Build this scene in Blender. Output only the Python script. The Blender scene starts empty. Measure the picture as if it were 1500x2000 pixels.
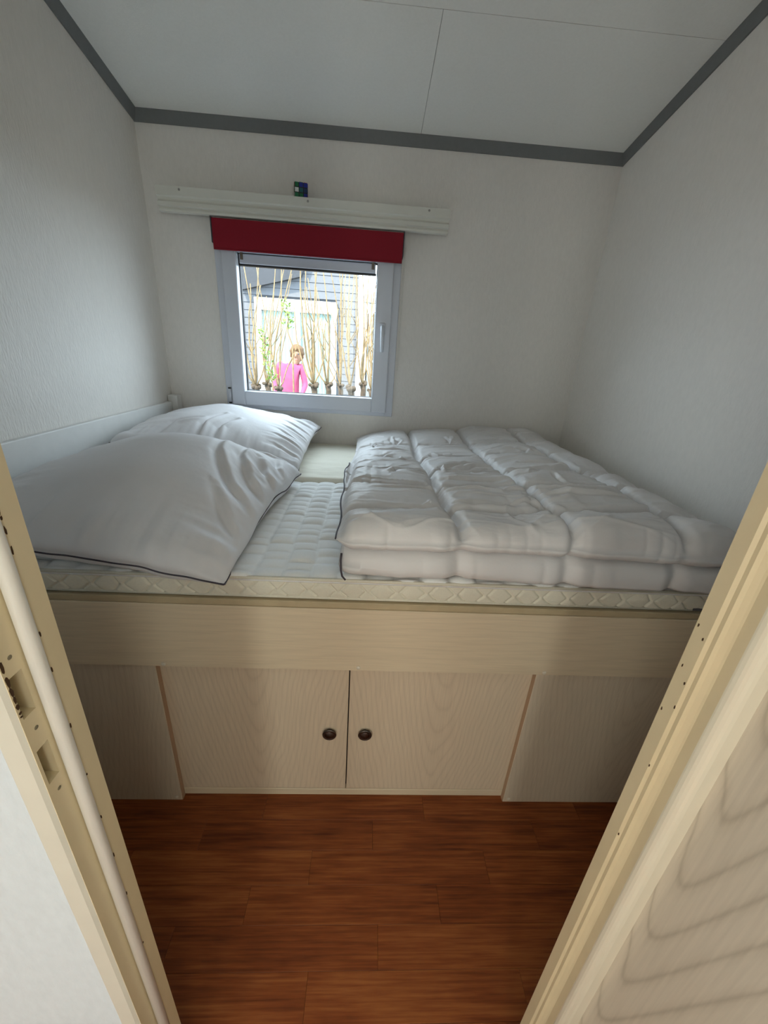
import bpy, bmesh, math, random
import numpy as np
from mathutils import Vector, Matrix

random.seed(7)
sc = bpy.context.scene
COL = sc.collection

# ------------------------------------------------------------------ camera, sky, sun, exposure
CAM = np.array([0.9985, -0.7516, 1.2616])
YAW, PITCH, ROLL, FPX = 0.0554, -0.3858, 0.0649, 765.3
_cy, _sy, _cp, _sp = math.cos(YAW), math.sin(YAW), math.cos(PITCH), math.sin(PITCH)
FWD = np.array([_sy * _cp, _cy * _cp, _sp])
_r = np.array([_cy, -_sy, 0.0])
_u = np.cross(_r, FWD)
RIGHT = math.cos(ROLL) * _r + math.sin(ROLL) * _u
UP = -math.sin(ROLL) * _r + math.cos(ROLL) * _u
cam_data = bpy.data.cameras.new('camera')
cam = bpy.data.objects.new('camera', cam_data)
COL.objects.link(cam)
cam_data.sensor_fit = 'HORIZONTAL'
cam_data.sensor_width = 36.0
cam_data.lens = FPX / 1500.0 * 36.0
cam_data.clip_start = 0.01
m = Matrix.Identity(4)
for i in range(3):
    m[i][0], m[i][1], m[i][2], m[i][3] = RIGHT[i], UP[i], -FWD[i], CAM[i]
cam.matrix_world = m
sc.camera = cam

world = bpy.data.worlds.new('sky')
sc.world = world
world.use_nodes = True
bg = world.node_tree.nodes['Background']
bg.inputs['Color'].default_value = (0.72, 0.87, 1.0, 1)
bg.inputs['Strength'].default_value = 6.2

sun_data = bpy.data.lights.new('sun', 'SUN')
sun_data.energy = 10.0
sun_data.angle = math.radians(1.0)
sun_data.color = (1.0, 0.88, 0.70)
sun = bpy.data.objects.new('sun', sun_data)
COL.objects.link(sun)
sun.rotation_euler = Vector((0.45, 0.62, -1.0)).to_track_quat('-Z', 'Y').to_euler()

def portal(name, loc, sx, sz, facing):
    d = bpy.data.lights.new(name, 'AREA')
    d.shape = 'RECTANGLE'
    d.size, d.size_y = sx, sz
    d.cycles.is_portal = True
    o = bpy.data.objects.new(name, d)
    COL.objects.link(o)
    o.location = loc
    o.rotation_euler = Vector(facing).to_track_quat('-Z', 'Y').to_euler()
portal('window_portal', (0.694, 1.43, 1.33), 0.66, 0.74, (0, -1, 0))
HY = -2.45                                    # rear wall of the hall, behind the camera
ADDED_WINDOWS = [(0.45, 0.78, 0.04, 2.16), (-0.87, -0.20, 0.50, 2.10), (1.45, 2.08, 0.70, 2.04)]  # unseen windows, added to send light through the doorway onto the bed front
for wx0, wx1, wz0, wz1 in ADDED_WINDOWS:
    portal('added_window_portal', ((wx0 + wx1) / 2, HY - 0.08, (wz0 + wz1) / 2), wx1 - wx0, wz1 - wz0, (0, 1, 0))

vs = sc.view_settings
vs.view_transform = 'Standard'
vs.look = 'None'
vs.gamma = 1.0
vs.use_curve_mapping = False
vs.exposure = 0.50

def at(u, v, Y):
    """the world point at depth Y along the photograph's ray through pixel (u, v)"""
    d = FPX * FWD + (u - 750) * RIGHT - (v - 1000) * UP
    return CAM + d * ((Y - CAM[1]) / d[1])

# ------------------------------------------------------------------ helpers: objects
WO = {}
def tag(o, label=None, cat=None, group=None, kind=None):
    if label: o['label'] = label
    if cat: o['category'] = cat
    if group: o['group'] = group
    if kind: o['kind'] = kind
    return o
def empty(name, loc):
    o = bpy.data.objects.new(name, None)
    COL.objects.link(o)
    o.empty_display_size = 0.05
    o.location = loc
    WO[o.name] = Vector(loc)
    return o
def mesh_obj(name, verts, faces, mat, parent=None, smooth=False, origin=None):
    """verts in world space; the object's origin goes to the centre of its base"""
    v = np.asarray(verts, float)
    if origin is None:
        lo, hi = v.min(0), v.max(0)
        origin = ((lo[0] + hi[0]) / 2, (lo[1] + hi[1]) / 2, lo[2])
    org = Vector(origin)
    me = bpy.data.meshes.new(name)
    me.from_pydata((v - np.array(org)).tolist(), [], [list(f) for f in faces])
    me.materials.append(mat)
    if smooth:
        me.polygons.foreach_set('use_smooth', [True] * len(me.polygons))
    me.update()
    o = bpy.data.objects.new(name, me)
    COL.objects.link(o)
    WO[o.name] = org
    if parent is not None:
        o.parent = parent
        o.location = org - WO[parent.name]
    else:
        o.location = org
    return o
def bm_obj(name, bm, mat, parent=None, smooth=False, origin=None):
    bmesh.ops.recalc_face_normals(bm, faces=bm.faces)
    bm.verts.ensure_lookup_table()
    for i, v in enumerate(bm.verts): v.index = i
    verts = [tuple(v.co) for v in bm.verts]
    faces = [[v.index for v in f.verts] for f in bm.faces]
    bm.free()
    return mesh_obj(name, verts, faces, mat, parent, smooth, origin)
def copy_of(src, name, loc, parent):
    c = src.copy()
    c.name = name
    COL.objects.link(c)
    c.parent = parent
    c.location = Vector(loc) - (WO[parent.name] if parent is not None else Vector())
    WO[c.name] = Vector(loc)
    return c

def add_box(bm, x0, x1, y0, y1, z0, z1, bev=0.0, seg=1):
    b = bmesh.new()
    bmesh.ops.create_cube(b, size=1.0)
    for v in b.verts:
        v.co = Vector(((x0 + x1) / 2 + v.co.x * (x1 - x0), (y0 + y1) / 2 + v.co.y * (y1 - y0), (z0 + z1) / 2 + v.co.z * (z1 - z0)))
    if bev > 0:
        bmesh.ops.bevel(b, geom=b.edges[:], offset=bev, segments=seg, affect='EDGES', profile=0.5)
    me = bpy.data.meshes.new('t'); b.to_mesh(me); b.free()
    bm.from_mesh(me); bpy.data.meshes.remove(me)
def box(name, x0, x1, y0, y1, z0, z1, mat, parent=None, bev=0.0015, seg=1, smooth=False):
    bm = bmesh.new()
    add_box(bm, x0, x1, y0, y1, z0, z1, bev, seg)
    return bm_obj(name, bm, mat, parent, smooth)
def add_prism(bm, pts, axis, a0, a1):
    """closed polygon pts (2D) swept along an axis; pts order gives the two remaining axes"""
    def P(p, a):
        return {'x': (a, p[0], p[1]), 'y': (p[0], a, p[1]), 'z': (p[0], p[1], a)}[axis]
    A = [bm.verts.new(P(p, a0)) for p in pts]
    B = [bm.verts.new(P(p, a1)) for p in pts]
    n = len(pts)
    bm.faces.new(A); bm.faces.new(B[::-1])
    for i in range(n):
        bm.faces.new((A[i], B[i], B[(i + 1) % n], A[(i + 1) % n]))
def prism(name, pts, axis, a0, a1, mat, parent=None):
    bm = bmesh.new(); add_prism(bm, pts, axis, a0, a1)
    return bm_obj(name, bm, mat, parent)
def add_tube(bm, pts, rad, n=8, caps=True):
    pts = [Vector(p) for p in pts]
    rads = rad if hasattr(rad, '__len__') else [rad] * len(pts)
    rings = []
    prev = None
    for i, p in enumerate(pts):
        t = (pts[min(i + 1, len(pts) - 1)] - pts[max(i - 1, 0)])
        if t.length < 1e-9: t = Vector((0, 0, 1))
        t.normalize()
        if prev is None:
            a = Vector((1, 0, 0)) if abs(t.x) < 0.9 else Vector((0, 1, 0))
            prev = (a - t * a.dot(t)).normalized()
        else:
            prev = (prev - t * prev.dot(t))
            prev = prev.normalized() if prev.length > 1e-6 else t.orthogonal().normalized()
        b = t.cross(prev)
        rings.append([bm.verts.new(p + (prev * math.cos(2 * math.pi * k / n) + b * math.sin(2 * math.pi * k / n)) * rads[i]) for k in range(n)])
    for A, B in zip(rings, rings[1:]):
        for k in range(n):
            bm.faces.new((A[k], A[(k + 1) % n], B[(k + 1) % n], B[k]))
    if caps:
        bm.faces.new(rings[0][::-1]); bm.faces.new(rings[-1])
def tube(name, pts, rad, mat, parent=None, n=8):
    bm = bmesh.new(); add_tube(bm, pts, rad, n)
    return bm_obj(name, bm, mat, parent, True)
def lathe(name, prof, centre, axis, mat, parent=None, n=24):
    """prof: (radius, distance along axis) pairs; axis a unit vector"""
    ax = Vector(axis).normalized(); e1 = ax.orthogonal().normalized(); e2 = ax.cross(e1)
    bm = bmesh.new(); rings = []
    for r, d in prof:
        rings.append([bm.verts.new(Vector(centre) + ax * d + (e1 * math.cos(2 * math.pi * k / n) + e2 * math.sin(2 * math.pi * k / n)) * max(r, 1e-5)) for k in range(n)])
    for A, B in zip(rings, rings[1:]):
        for k in range(n):
            bm.faces.new((A[k], A[(k + 1) % n], B[(k + 1) % n], B[k]))
    bm.faces.new(rings[0][::-1]); bm.faces.new(rings[-1])
    return bm_obj(name, bm, mat, parent, True)

# ------------------------------------------------------------------ helpers: noise on grids
def vnoise(x, y, seed=0):
    rng = np.random.RandomState(seed)
    g = rng.rand(256, 256) * 2 - 1
    xi, yi = np.floor(x).astype(int), np.floor(y).astype(int)
    fx, fy = x - xi, y - yi
    fx = fx * fx * fx * (fx * (fx * 6 - 15) + 10); fy = fy * fy * fy * (fy * (fy * 6 - 15) + 10)
    a, b = g[xi % 256, yi % 256], g[(xi + 1) % 256, yi % 256]
    c, d = g[xi % 256, (yi + 1) % 256], g[(xi + 1) % 256, (yi + 1) % 256]
    return (a * (1 - fx) + b * fx) * (1 - fy) + (c * (1 - fx) + d * fx) * fy
def fbm(x, y, seed=0, oct=3):
    s, a = 0, 1.0
    for k in range(oct):
        s = s + a * vnoise(x * 2 ** k, y * 2 ** k, seed + k); a *= 0.5
    return s
def sstep(e0, e1, x):
    t = np.clip((x - e0) / (e1 - e0), 0, 1)
    return t * t * (3 - 2 * t)
def grid_faces(nu, nv, off=0, flip=False):
    i, j = np.meshgrid(np.arange(nu - 1), np.arange(nv - 1), indexing='ij')
    a = (i * nv + j).ravel() + off
    f = np.stack([a, a + nv, a + nv + 1, a + 1], 1)
    return f[:, ::-1] if flip else f
def shell(top, bot):
    """closed mesh from two vertex grids (nu, nv, 3) that meet at their border"""
    nu, nv = top.shape[:2]
    V = np.concatenate([top.reshape(-1, 3), bot.reshape(-1, 3)])
    F = [grid_faces(nu, nv), grid_faces(nu, nv, nu * nv, True)]
    rim = [(i, 0) for i in range(nu)] + [(nu - 1, j) for j in range(1, nv)] + [(i, nv - 1) for i in range(nu - 2, -1, -1)] + [(0, j) for j in range(nv - 2, 0, -1)]
    ids = np.array([i * nv + j for i, j in rim])
    nx = np.roll(ids, -1)
    F.append(np.stack([nx, ids, ids + nu * nv, nx + nu * nv], 1))
    return V, np.concatenate(F)

# ------------------------------------------------------------------ materials
def new_mat(name, color=(0.8, 0.8, 0.8), rough=0.6, metal=0.0, spec=0.4):
    mt = bpy.data.materials.new(name)
    mt.use_nodes = True
    b = mt.node_tree.nodes['Principled BSDF']
    b.inputs['Base Color'].default_value = (*color, 1)
    b.inputs['Roughness'].default_value = rough
    b.inputs['Metallic'].default_value = metal
    b.inputs['Specular IOR Level'].default_value = spec
    return mt
def N(mt, kind, **kw):
    n = mt.node_tree.nodes.new(kind)
    for k, v in kw.items(): setattr(n, k, v)
    return n
def L(mt, a, b): mt.node_tree.links.new(a, b)
def math_n(mt, op, a, b=None):
    n = N(mt, 'ShaderNodeMath', operation=op)
    for i, x in enumerate((a, b)):
        if x is None: continue
        if isinstance(x, (int, float)): n.inputs[i].default_value = x
        else: L(mt, x, n.inputs[i])
    return n.outputs[0]
def coords(mt, scale=(1, 1, 1), loc=None):
    tc = N(mt, 'ShaderNodeTexCoord'); mp = N(mt, 'ShaderNodeMapping')
    mp.inputs['Scale'].default_value = scale
    L(mt, tc.outputs['Object'], mp.inputs['Vector'])
    if loc is not None: L(mt, loc, mp.inputs['Location'])
    return mp.outputs[0]
def noise_n(mt, vec, scale, detail=3, rough=0.5):
    n = N(mt, 'ShaderNodeTexNoise')
    n.inputs['Scale'].default_value = scale; n.inputs['Detail'].default_value = detail; n.inputs['Roughness'].default_value = rough
    L(mt, vec, n.inputs['Vector'])
    return n.outputs['Fac']
def bump(mt, h, strength, dist):
    b = N(mt, 'ShaderNodeBump')
    b.inputs['Strength'].default_value = strength; b.inputs['Distance'].default_value = dist
    L(mt, h, b.inputs['Height'])
    L(mt, b.outputs[0], mt.node_tree.nodes['Principled BSDF'].inputs['Normal'])
def ramp(mt, fac, stops):
    r = N(mt, 'ShaderNodeValToRGB')
    while len(r.color_ramp.elements) < len(stops): r.color_ramp.elements.new(0.5)
    for e, (p, c) in zip(r.color_ramp.elements, stops):
        e.position = p; e.color = (*c, 1)
    L(mt, fac, r.inputs[0])
    return r.outputs[0]
def base(mt, sock): L(mt, sock, mt.node_tree.nodes['Principled BSDF'].inputs['Base Color'])
def speck(name, c, var=0.04, rough=0.6, scale=40, bs=0.15, bd=0.001, stretch=(1, 1, 1), spec=0.4, bscale=None):
    mt = new_mat(name, c, rough, spec=spec)
    v = coords(mt, stretch)
    f = noise_n(mt, v, scale, 3)
    lo, hi = [max(0, x * (1 - var)) for x in c], [min(1, x * (1 + var)) for x in c]
    base(mt, ramp(mt, f, [(0.3, lo), (0.7, hi)]))
    bump(mt, noise_n(mt, v, bscale or scale, 4), bs, bd)
    return mt
def veneer(name, c, line, haxis='X', vaxis='Z', freq=26.0, curve=0.12, tilt=0.45, amount=0.5, warp=0.35, rough=0.45, width=0.16, h0=0.0, fine=0.06, wob=0.012):
    """plain-sawn veneer: rings of a tilted log cut along its length, lines run along vaxis"""
    mt = new_mat(name, c, rough)
    tc = N(mt, 'ShaderNodeTexCoord'); sp = N(mt, 'ShaderNodeSeparateXYZ'); L(mt, tc.outputs['Object'], sp.inputs[0])
    info = N(mt, 'ShaderNodeObjectInfo')
    h, z = sp.outputs[haxis], sp.outputs[vaxis]
    h = math_n(mt, 'SUBTRACT', h, h0)
    cmb = N(mt, 'ShaderNodeCombineXYZ')
    L(mt, math_n(mt, 'MULTIPLY', h, 5.0), cmb.inputs[0]); L(mt, math_n(mt, 'MULTIPLY', z, 1.6), cmb.inputs[1]); L(mt, math_n(mt, 'MULTIPLY', info.outputs['Random'], 30.0), cmb.inputs[2])
    w = math_n(mt, 'SUBTRACT', noise_n(mt, cmb.outputs[0], 2.0, 2), 0.5)
    hh = math_n(mt, 'ADD', h, math_n(mt, 'MULTIPLY', w, warp * 0.3))
    r = math_n(mt, 'SQRT', math_n(mt, 'ADD', math_n(mt, 'MULTIPLY', hh, hh), curve * curve))
    q = math_n(mt, 'SUBTRACT', r, math_n(mt, 'MULTIPLY', z, tilt * 0.3))
    q = math_n(mt, 'ADD', q, math_n(mt, 'MULTIPLY', w, wob))
    s = math_n(mt, 'FRACT', math_n(mt, 'MULTIPLY', q, freq))
    tri = math_n(mt, 'ABSOLUTE', math_n(mt, 'SUBTRACT', s, 0.5))          # 0 at the ring line
    cm2 = N(mt, 'ShaderNodeCombineXYZ')
    L(mt, math_n(mt, 'MULTIPLY', h, 260.0), cm2.inputs[0]); L(mt, math_n(mt, 'MULTIPLY', z, 9.0), cm2.inputs[1])
    pores = noise_n(mt, cm2.outputs[0], 1.0, 3)
    lin = ramp(mt, math_n(mt, 'ADD', tri, math_n(mt, 'MULTIPLY', math_n(mt, 'SUBTRACT', pores, 0.5), 0.12)), [(0.0, (1, 1, 1)), (width, (0.25, 0.25, 0.25)), (min(0.5, width * 2.6), (0, 0, 0))])
    mix = N(mt, 'ShaderNodeMix', data_type='RGBA')
    L(mt, math_n(mt, 'MULTIPLY', lin, amount), mix.inputs[0])
    fine_c = ramp(mt, pores, [(0.25, [x * (1 - fine) for x in c]), (0.75, [min(1, x * (1 + fine)) for x in c])])
    L(mt, fine_c, mix.inputs[6]); mix.inputs[7].default_value = (*line, 1)
    base(mt, mix.outputs[2])
    bump(mt, pores, 0.08, 0.0006)
    return mt

M = {}
M['wallpaper'] = speck('wallpaper', (0.87, 0.835, 0.79), 0.02, 0.75, 90, 0.55, 0.0022, (1.0, 1.0, 0.42), bscale=210)
M['wallpaper_ribbed'] = speck('ribbed_wallpaper', (0.83, 0.79, 0.735), 0.02, 0.72, 90, 0.75, 0.0026, (1.0, 1.0, 0.25), bscale=170)
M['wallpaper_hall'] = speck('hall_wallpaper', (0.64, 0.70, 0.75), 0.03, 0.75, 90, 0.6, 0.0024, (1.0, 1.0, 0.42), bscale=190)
M['ceiling'] = speck('ceiling_board', (0.90, 0.90, 0.86), 0.015, 0.8, 120, 0.3, 0.0012, bscale=230)
M['joint'] = new_mat('dark_joint', (0.32, 0.32, 0.31), 0.9)
M['grey_trim'] = speck('grey_trim_paint', (0.19, 0.197, 0.20), 0.03, 0.55, 60, 0.05, 0.0005)
M['frame_paint'] = speck('cream_gloss_paint', (0.76, 0.65, 0.43), 0.03, 0.34, 18, 0.06, 0.001, spec=0.5)
M['casing_paint'] = speck('ivory_gloss_paint', (0.68, 0.665, 0.58), 0.03, 0.32, 18, 0.06, 0.001, spec=0.5)
M['lit_edge'] = new_mat('ivory_gloss_lit', (0.92, 0.87, 0.71), 0.16, spec=0.9)  # ivory lightened beyond the other casing to imitate strong light on the edge
M['lit_edge'].node_tree.nodes['Principled BSDF'].inputs['Coat Weight'].default_value = 1.0
M['lit_edge'].node_tree.nodes['Principled BSDF'].inputs['Coat Roughness'].default_value = 0.10
M['seal'] = new_mat('white_seal_rubber', (0.82, 0.80, 0.74), 0.4)
M['chip'] = new_mat('bare_dark_wood', (0.07, 0.035, 0.015), 0.9)
M['pocket'] = speck('mottled_pocket', (0.24, 0.21, 0.14), 0.3, 0.8, 90, 0.3, 0.001)  # mottled dull brown for the pocket backs and screw holes
M['pvc'] = new_mat('white_window_plastic', (0.68, 0.71, 0.78), 0.28)
M['gasket'] = new_mat('black_gasket', (0.03, 0.03, 0.035), 0.6)
M['pelmet'] = speck('ivory_pelmet_paint', (0.76, 0.75, 0.68), 0.01, 0.45, 30, 0.0, 0.0005)
M['screw'] = new_mat('dull_screw', (0.38, 0.37, 0.35), 0.4, 0.6)
M['red'] = speck('red_blind_fabric', (0.2520, 0.0028, 0.0154), 0.06, 0.75, 400, 0.15, 0.0006)
M['bracket'] = new_mat('dark_grey_plastic', (0.10, 0.10, 0.11), 0.5)
M['brown_clip'] = new_mat('brown_plastic_clip', (0.18, 0.14, 0.10), 0.5)
M['shade_fabric'] = new_mat('dark_shade_fabric', (0.08, 0.08, 0.09), 0.8)
M['board'] = veneer('pale_oak_board', (0.7370, 0.6050, 0.4290), (0.50, 0.40, 0.27), 'Z', 'X', 70, 0.10, 0.06, 0.16, 0.15, 0.42, 0.2)
M['lip'] = speck('ochre_edge', (0.50, 0.40, 0.25), 0.05, 0.5, 40)
M['door_ven'] = veneer('pale_oak_door', (0.7370, 0.5995, 0.4400), (0.52, 0.40, 0.28), 'X', 'Z', 75, 0.03, 0.50, 0.30, 0.15, 0.42, 0.16)
M['panel_ven'] = veneer('pale_oak_panel', (0.6720, 0.5656, 0.4312), (0.47, 0.36, 0.25), 'X', 'Z', 75, 0.03, 0.50, 0.22, 0.15, 0.42, 0.16)
M['edge'] = new_mat('pinkish_edge_band', (0.46, 0.30, 0.19), 0.5)
M['cap'] = new_mat('cream_screw_cap', (0.74, 0.66, 0.54), 0.4)
M['headboard'] = speck('white_headboard_paint', (0.80, 0.79, 0.76), 0.02, 0.45, 30, 0.05, 0.0005)
M['knob'] = new_mat('dark_pewter', (0.15, 0.14, 0.13), 0.28, 1.0)
M['quilt'] = speck('white_quilted_ticking', (0.91, 0.91, 0.89), 0.02, 0.8, 300, 0.2, 0.0005)
M['border'] = speck('cream_border_ticking', (0.7566, 0.7081, 0.5820), 0.03, 0.8, 250, 0.2, 0.0005)
M['sheet'] = speck('cream_sheet', (0.84, 0.80, 0.68), 0.02, 0.85, 200, 0.2, 0.0006)
M['cotton'] = speck('white_cotton', (0.79, 0.775, 0.785), 0.015, 0.60, 14, 0.35, 0.004, bscale=20)
M['duvet'] = speck('white_satin_cotton', (0.755, 0.735, 0.73), 0.015, 0.46, 14, 0.45, 0.006, (1, 2.4, 1), bscale=15)
M['piping'] = new_mat('dark_grey_piping', (0.07, 0.06, 0.075), 0.7)
M['door_big'] = veneer('whitewashed_ash_door', (0.71, 0.64, 0.53), (0.40, 0.35, 0.27), 'Y', 'Z', 42, 0.010, 0.74, 0.55, 0.10, 0.38, 0.11, h0=0.28, wob=0.03)
M['door_edge'] = new_mat('door_edge_paint', (0.74, 0.68, 0.54), 0.4)
M['steel'] = new_mat('brushed_steel', (0.55, 0.55, 0.55), 0.35, 1.0)

def glass_mat(name, tint=(0.97, 0.985, 0.98)):
    mt = bpy.data.materials.new(name); mt.use_nodes = True
    nt = mt.node_tree; nt.nodes.clear()
    out = nt.nodes.new('ShaderNodeOutputMaterial'); mix = nt.nodes.new('ShaderNodeMixShader')
    tr = nt.nodes.new('ShaderNodeBsdfTransparent'); gl = nt.nodes.new('ShaderNodeBsdfGlossy')
    tr.inputs[0].default_value = (*tint, 1); gl.inputs['Roughness'].default_value = 0.02
    lw = nt.nodes.new('ShaderNodeLayerWeight'); lw.inputs[0].default_value = 0.5
    pw = nt.nodes.new('ShaderNodeMath'); pw.operation = 'POWER'; pw.inputs[1].default_value = 5.0
    ma = nt.nodes.new('ShaderNodeMath'); ma.operation = 'MULTIPLY_ADD'; ma.inputs[1].default_value = 0.9; ma.inputs[2].default_value = 0.02
    nt.links.new(lw.outputs['Facing'], pw.inputs[0]); nt.links.new(pw.outputs[0], ma.inputs[0])
    nt.links.new(ma.outputs[0], mix.inputs[0]); nt.links.new(tr.outputs[0], mix.inputs[1]); nt.links.new(gl.outputs[0], mix.inputs[2])
    nt.links.new(mix.outputs[0], out.inputs[0])
    return mt
M['glass'] = glass_mat('clear_glass')
M['amber_glass'] = glass_mat('warm_tinted_glass', (0.97, 0.90, 0.80))  # tint added to warm the light from the added hall windows

def floor_wood():
    mt = new_mat('red_brown_laminate', (0.2, 0.07, 0.03), 0.42, spec=0.4)
    info = N(mt, 'ShaderNodeObjectInfo')
    cmb = N(mt, 'ShaderNodeCombineXYZ')
    for i in range(3): L(mt, math_n(mt, 'MULTIPLY', info.outputs['Random'], (7.0, 13.0, 29.0)[i]), cmb.inputs[i])
    v = coords(mt, (6.0, 190.0, 20.0), cmb.outputs[0])
    v2 = coords(mt, (4.5, 30.0, 5.0), cmb.outputs[0])
    g = noise_n(mt, v, 1.0, 5, 0.6)
    big = noise_n(mt, v2, 1.2, 3, 0.6)
    f = math_n(mt, 'ADD', math_n(mt, 'MULTIPLY', g, 0.55), math_n(mt, 'MULTIPLY', big, 0.45))
    f = math_n(mt, 'ADD', f, math_n(mt, 'MULTIPLY', math_n(mt, 'SUBTRACT', info.outputs['Random'], 0.5), 0.12))
    base(mt, ramp(mt, f, [(0.32, (0.11, 0.021, 0.004)), (0.5, (0.24, 0.060, 0.013)), (0.68, (0.38, 0.125, 0.032))]))
    bump(mt, g, 0.08, 0.0006)
    return mt
M['floor'] = floor_wood()
M['floor_joint'] = new_mat('dark_floor_joint', (0.05, 0.018, 0.008), 0.8)

# ------------------------------------------------------------------ the room
W, D, H, S = 2.05, 1.349, 2.10, 0.1946        # width, back wall, ceiling height at the back wall, ceiling slope
YR, YH = -0.4516, -0.4956                     # door wall: room face, hall face
def zc(y): return H + S * (D - y)

fl = box('floor', -0.06, W + 0.06, -1.12, D + 0.06, -0.08, -0.006, M['floor_joint'], bev=0)
tag(fl, 'red-brown wooden laminate floor in front of the bed', kind='structure')
plank_mesh = {}
PW, PL = 0.0752, 0.47
row, y = 0, 0.117
while y > -1.10:
    y0, y1 = y - PW, y
    off = (0.899 - 0.12 * 0) if abs(y1 + 0.108) < 0.01 else 0.899 + (row * 0.317) % PL
    xs = [0.0]
    x = off % PL
    while x < W:
        if x > 0.02: xs.append(x)
        x += PL
    xs.append(W)
    for a, b in zip(xs, xs[1:]):
        if b - a < 0.02: continue
        key = round(b - a, 4)
        loc = ((a + b) / 2, (y0 + y1) / 2, -0.006)
        if key not in plank_mesh:
            p = box('plank', a + 0.0002, b - 0.0002, y0 + 0.0002, y1 - 0.0002, -0.006, 0.0, M['floor'], fl, bev=0.0003)
            plank_mesh[key] = p
        else:
            copy_of(plank_mesh[key], 'plank', loc, fl)
    row += 1; y -= PW

def wall_yz(name, x0, x1, mat, label):
    o = prism(name, [(YH, -0.08), (D + 0.06, -0.08), (D + 0.06, zc(D + 0.06) + 0.02), (YH, zc(YH) + 0.02)], 'x', x0, x1, mat)
    return tag(o, label, kind='structure')
wall_yz('wall_left', -0.06, 0.0, M['wallpaper_ribbed'], 'white ribbed wallpaper wall at the head of the bed')
wall_yz('wall_right', W, W + 0.06, M['wallpaper'], 'white textured wallpaper wall at the foot of the bed')
# back wall with the window hole
WX0, WX1, WZ0, WZ1 = 0.279, 1.122, 0.952, 1.715
bm = bmesh.new()
for a in ((-0.06, WX0 + 0.02, -0.5, H + 0.02), (WX1 - 0.02, W + 0.06, -0.5, H + 0.02), (WX0 + 0.02, WX1 - 0.02, -0.5, WZ0 + 0.02), (WX0 + 0.02, WX1 - 0.02, WZ1 - 0.02, H + 0.02)):
    add_box(bm, a[0], a[1], D, D + 0.06, a[2], a[3])
tag(bm_obj('wall_back', bm, M['wallpaper']), 'white textured wallpaper wall with the small window', kind='structure')
# ceiling: sloped base with two board panels at the back and one in front
ce = prism('ceiling', [(YH, zc(YH) + 0.004), (D + 0.06, zc(D + 0.06) + 0.004), (D + 0.06, zc(D + 0.06) + 0.06), (YH, zc(YH) + 0.06)], 'x', -0.06, W + 0.06, M['joint'])
tag(ce, 'sloping off-white board ceiling with thin joints', kind='structure')
def cpanel(x0, x1, y0, y1):
    prism('ceiling_panel', [(y0, zc(y0)), (y1, zc(y1)), (y1, zc(y1) + 0.004), (y0, zc(y0) + 0.004)], 'x', x0, x1, M['ceiling'], ce)
g = 0.0008
cpanel(0, 1.1655 - g, 0.853 + g, D); cpanel(1.1655 + g, W, 0.853 + g, D); cpanel(0, W, YH, 0.853 - g)
# grey cove strips
t = 0.034
cov = lambda y: [(y, zc(y) - t)]
o = prism('trim_1', [(D, H - 0.034), (D - 0.006, H - 0.034), (D - 0.022, zc(D - 0.022) - 0.002), (D - 0.022, zc(D - 0.022)), (D, H)], 'x', 0.0, W, M['grey_trim'])
tag(o, 'grey ceiling strip along the window wall', kind='structure')
def side_trim(name, xw, s, label):
    prof = [(0, -0.034), (0.006, -0.034), (0.022, -0.002), (0.022, 0), (0, 0)]
    bm = bmesh.new()
    A = [bm.verts.new((xw + s * p[0], D, H + p[1])) for p in prof]
    B = [bm.verts.new((xw + s * p[0], YR, zc(YR) + p[1])) for p in prof]
    bm.faces.new(A); bm.faces.new(B[::-1])
    for i in range(5): bm.faces.new((A[i], B[i], B[(i + 1) % 5], A[(i + 1) % 5]))
    tag(bm_obj(name, bm, M['grey_trim']), label, kind='structure')
side_trim('trim_2', 0.0, 1, 'grey ceiling strip along the headboard wall')
side_trim('trim_3', W, -1, 'grey ceiling strip along the foot wall')

# ------------------------------------------------------------------ door wall and frame
JL, JR = 0.7245, 1.3235                       # stop faces of the door frame
RL, RR = 0.7140, 1.3340                       # rebate faces
CL, CR = 0.6878, 1.3600                       # outer edges of the casing
DTOP = 1.96
bm = bmesh.new()
add_box(bm, -0.9, CL + 0.008, YH, YR, -0.08, 2.5); add_box(bm, CR - 0.008, 2.3, YH, YR, -0.08, 2.5); add_box(bm, CL + 0.008, CR - 0.008, YH, YR, DTOP + 0.03, 2.5)
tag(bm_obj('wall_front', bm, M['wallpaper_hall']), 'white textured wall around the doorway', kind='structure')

YC = CAM[1] + 0.251                           # hall face of the casing
YB = CAM[1] + 0.281                           # where stop meets rebate
# left frame: built from pieces so that the two latch pockets are real holes
bm = bmesh.new()
add_prism(bm, [(JL, YR - 0.000), (JL, YB), (RL, YB), (CL + 0.008, YB), (CL + 0.008, YR)], 'z', 0, DTOP)
holes = [(0.950, 0.995), (0.866, 0.910)]
hy0, hy1 = -0.4975, -0.4845
dep = 0.016
zs = [0.0, 0.866, 0.910, 0.950, 0.995, DTOP]
x_in = CL + 0.008
for i in range(5):
    z0, z1 = zs[i], zs[i + 1]
    if i in (1, 3):
        add_box(bm, x_in, RL, hy1, YB, z0, z1)
        add_box(bm, x_in, RL, YC, hy0, z0, z1)
        add_box(bm, x_in, RL - dep, hy0, hy1, z0, z1)
    else:
        add_box(bm, x_in, RL, YC, YB, z0, z1)
fr = tag(bm_obj('trim_4', bm, M['frame_paint']), 'cream painted door frame with latch pockets, left of the doorway', kind='structure')
prism('casing', [(RL - 0.004, YC - 0.003), (RL, YC + 0.0005), (CL + 0.006, YC + 0.0005), (CL + 0.006, YH + 0.004), (CL, YH + 0.004), (CL, YC), (CL + 0.004, YC - 0.003)], 'z', 0, DTOP, M['casing_paint'], fr)
bm = bmesh.new()
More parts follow.
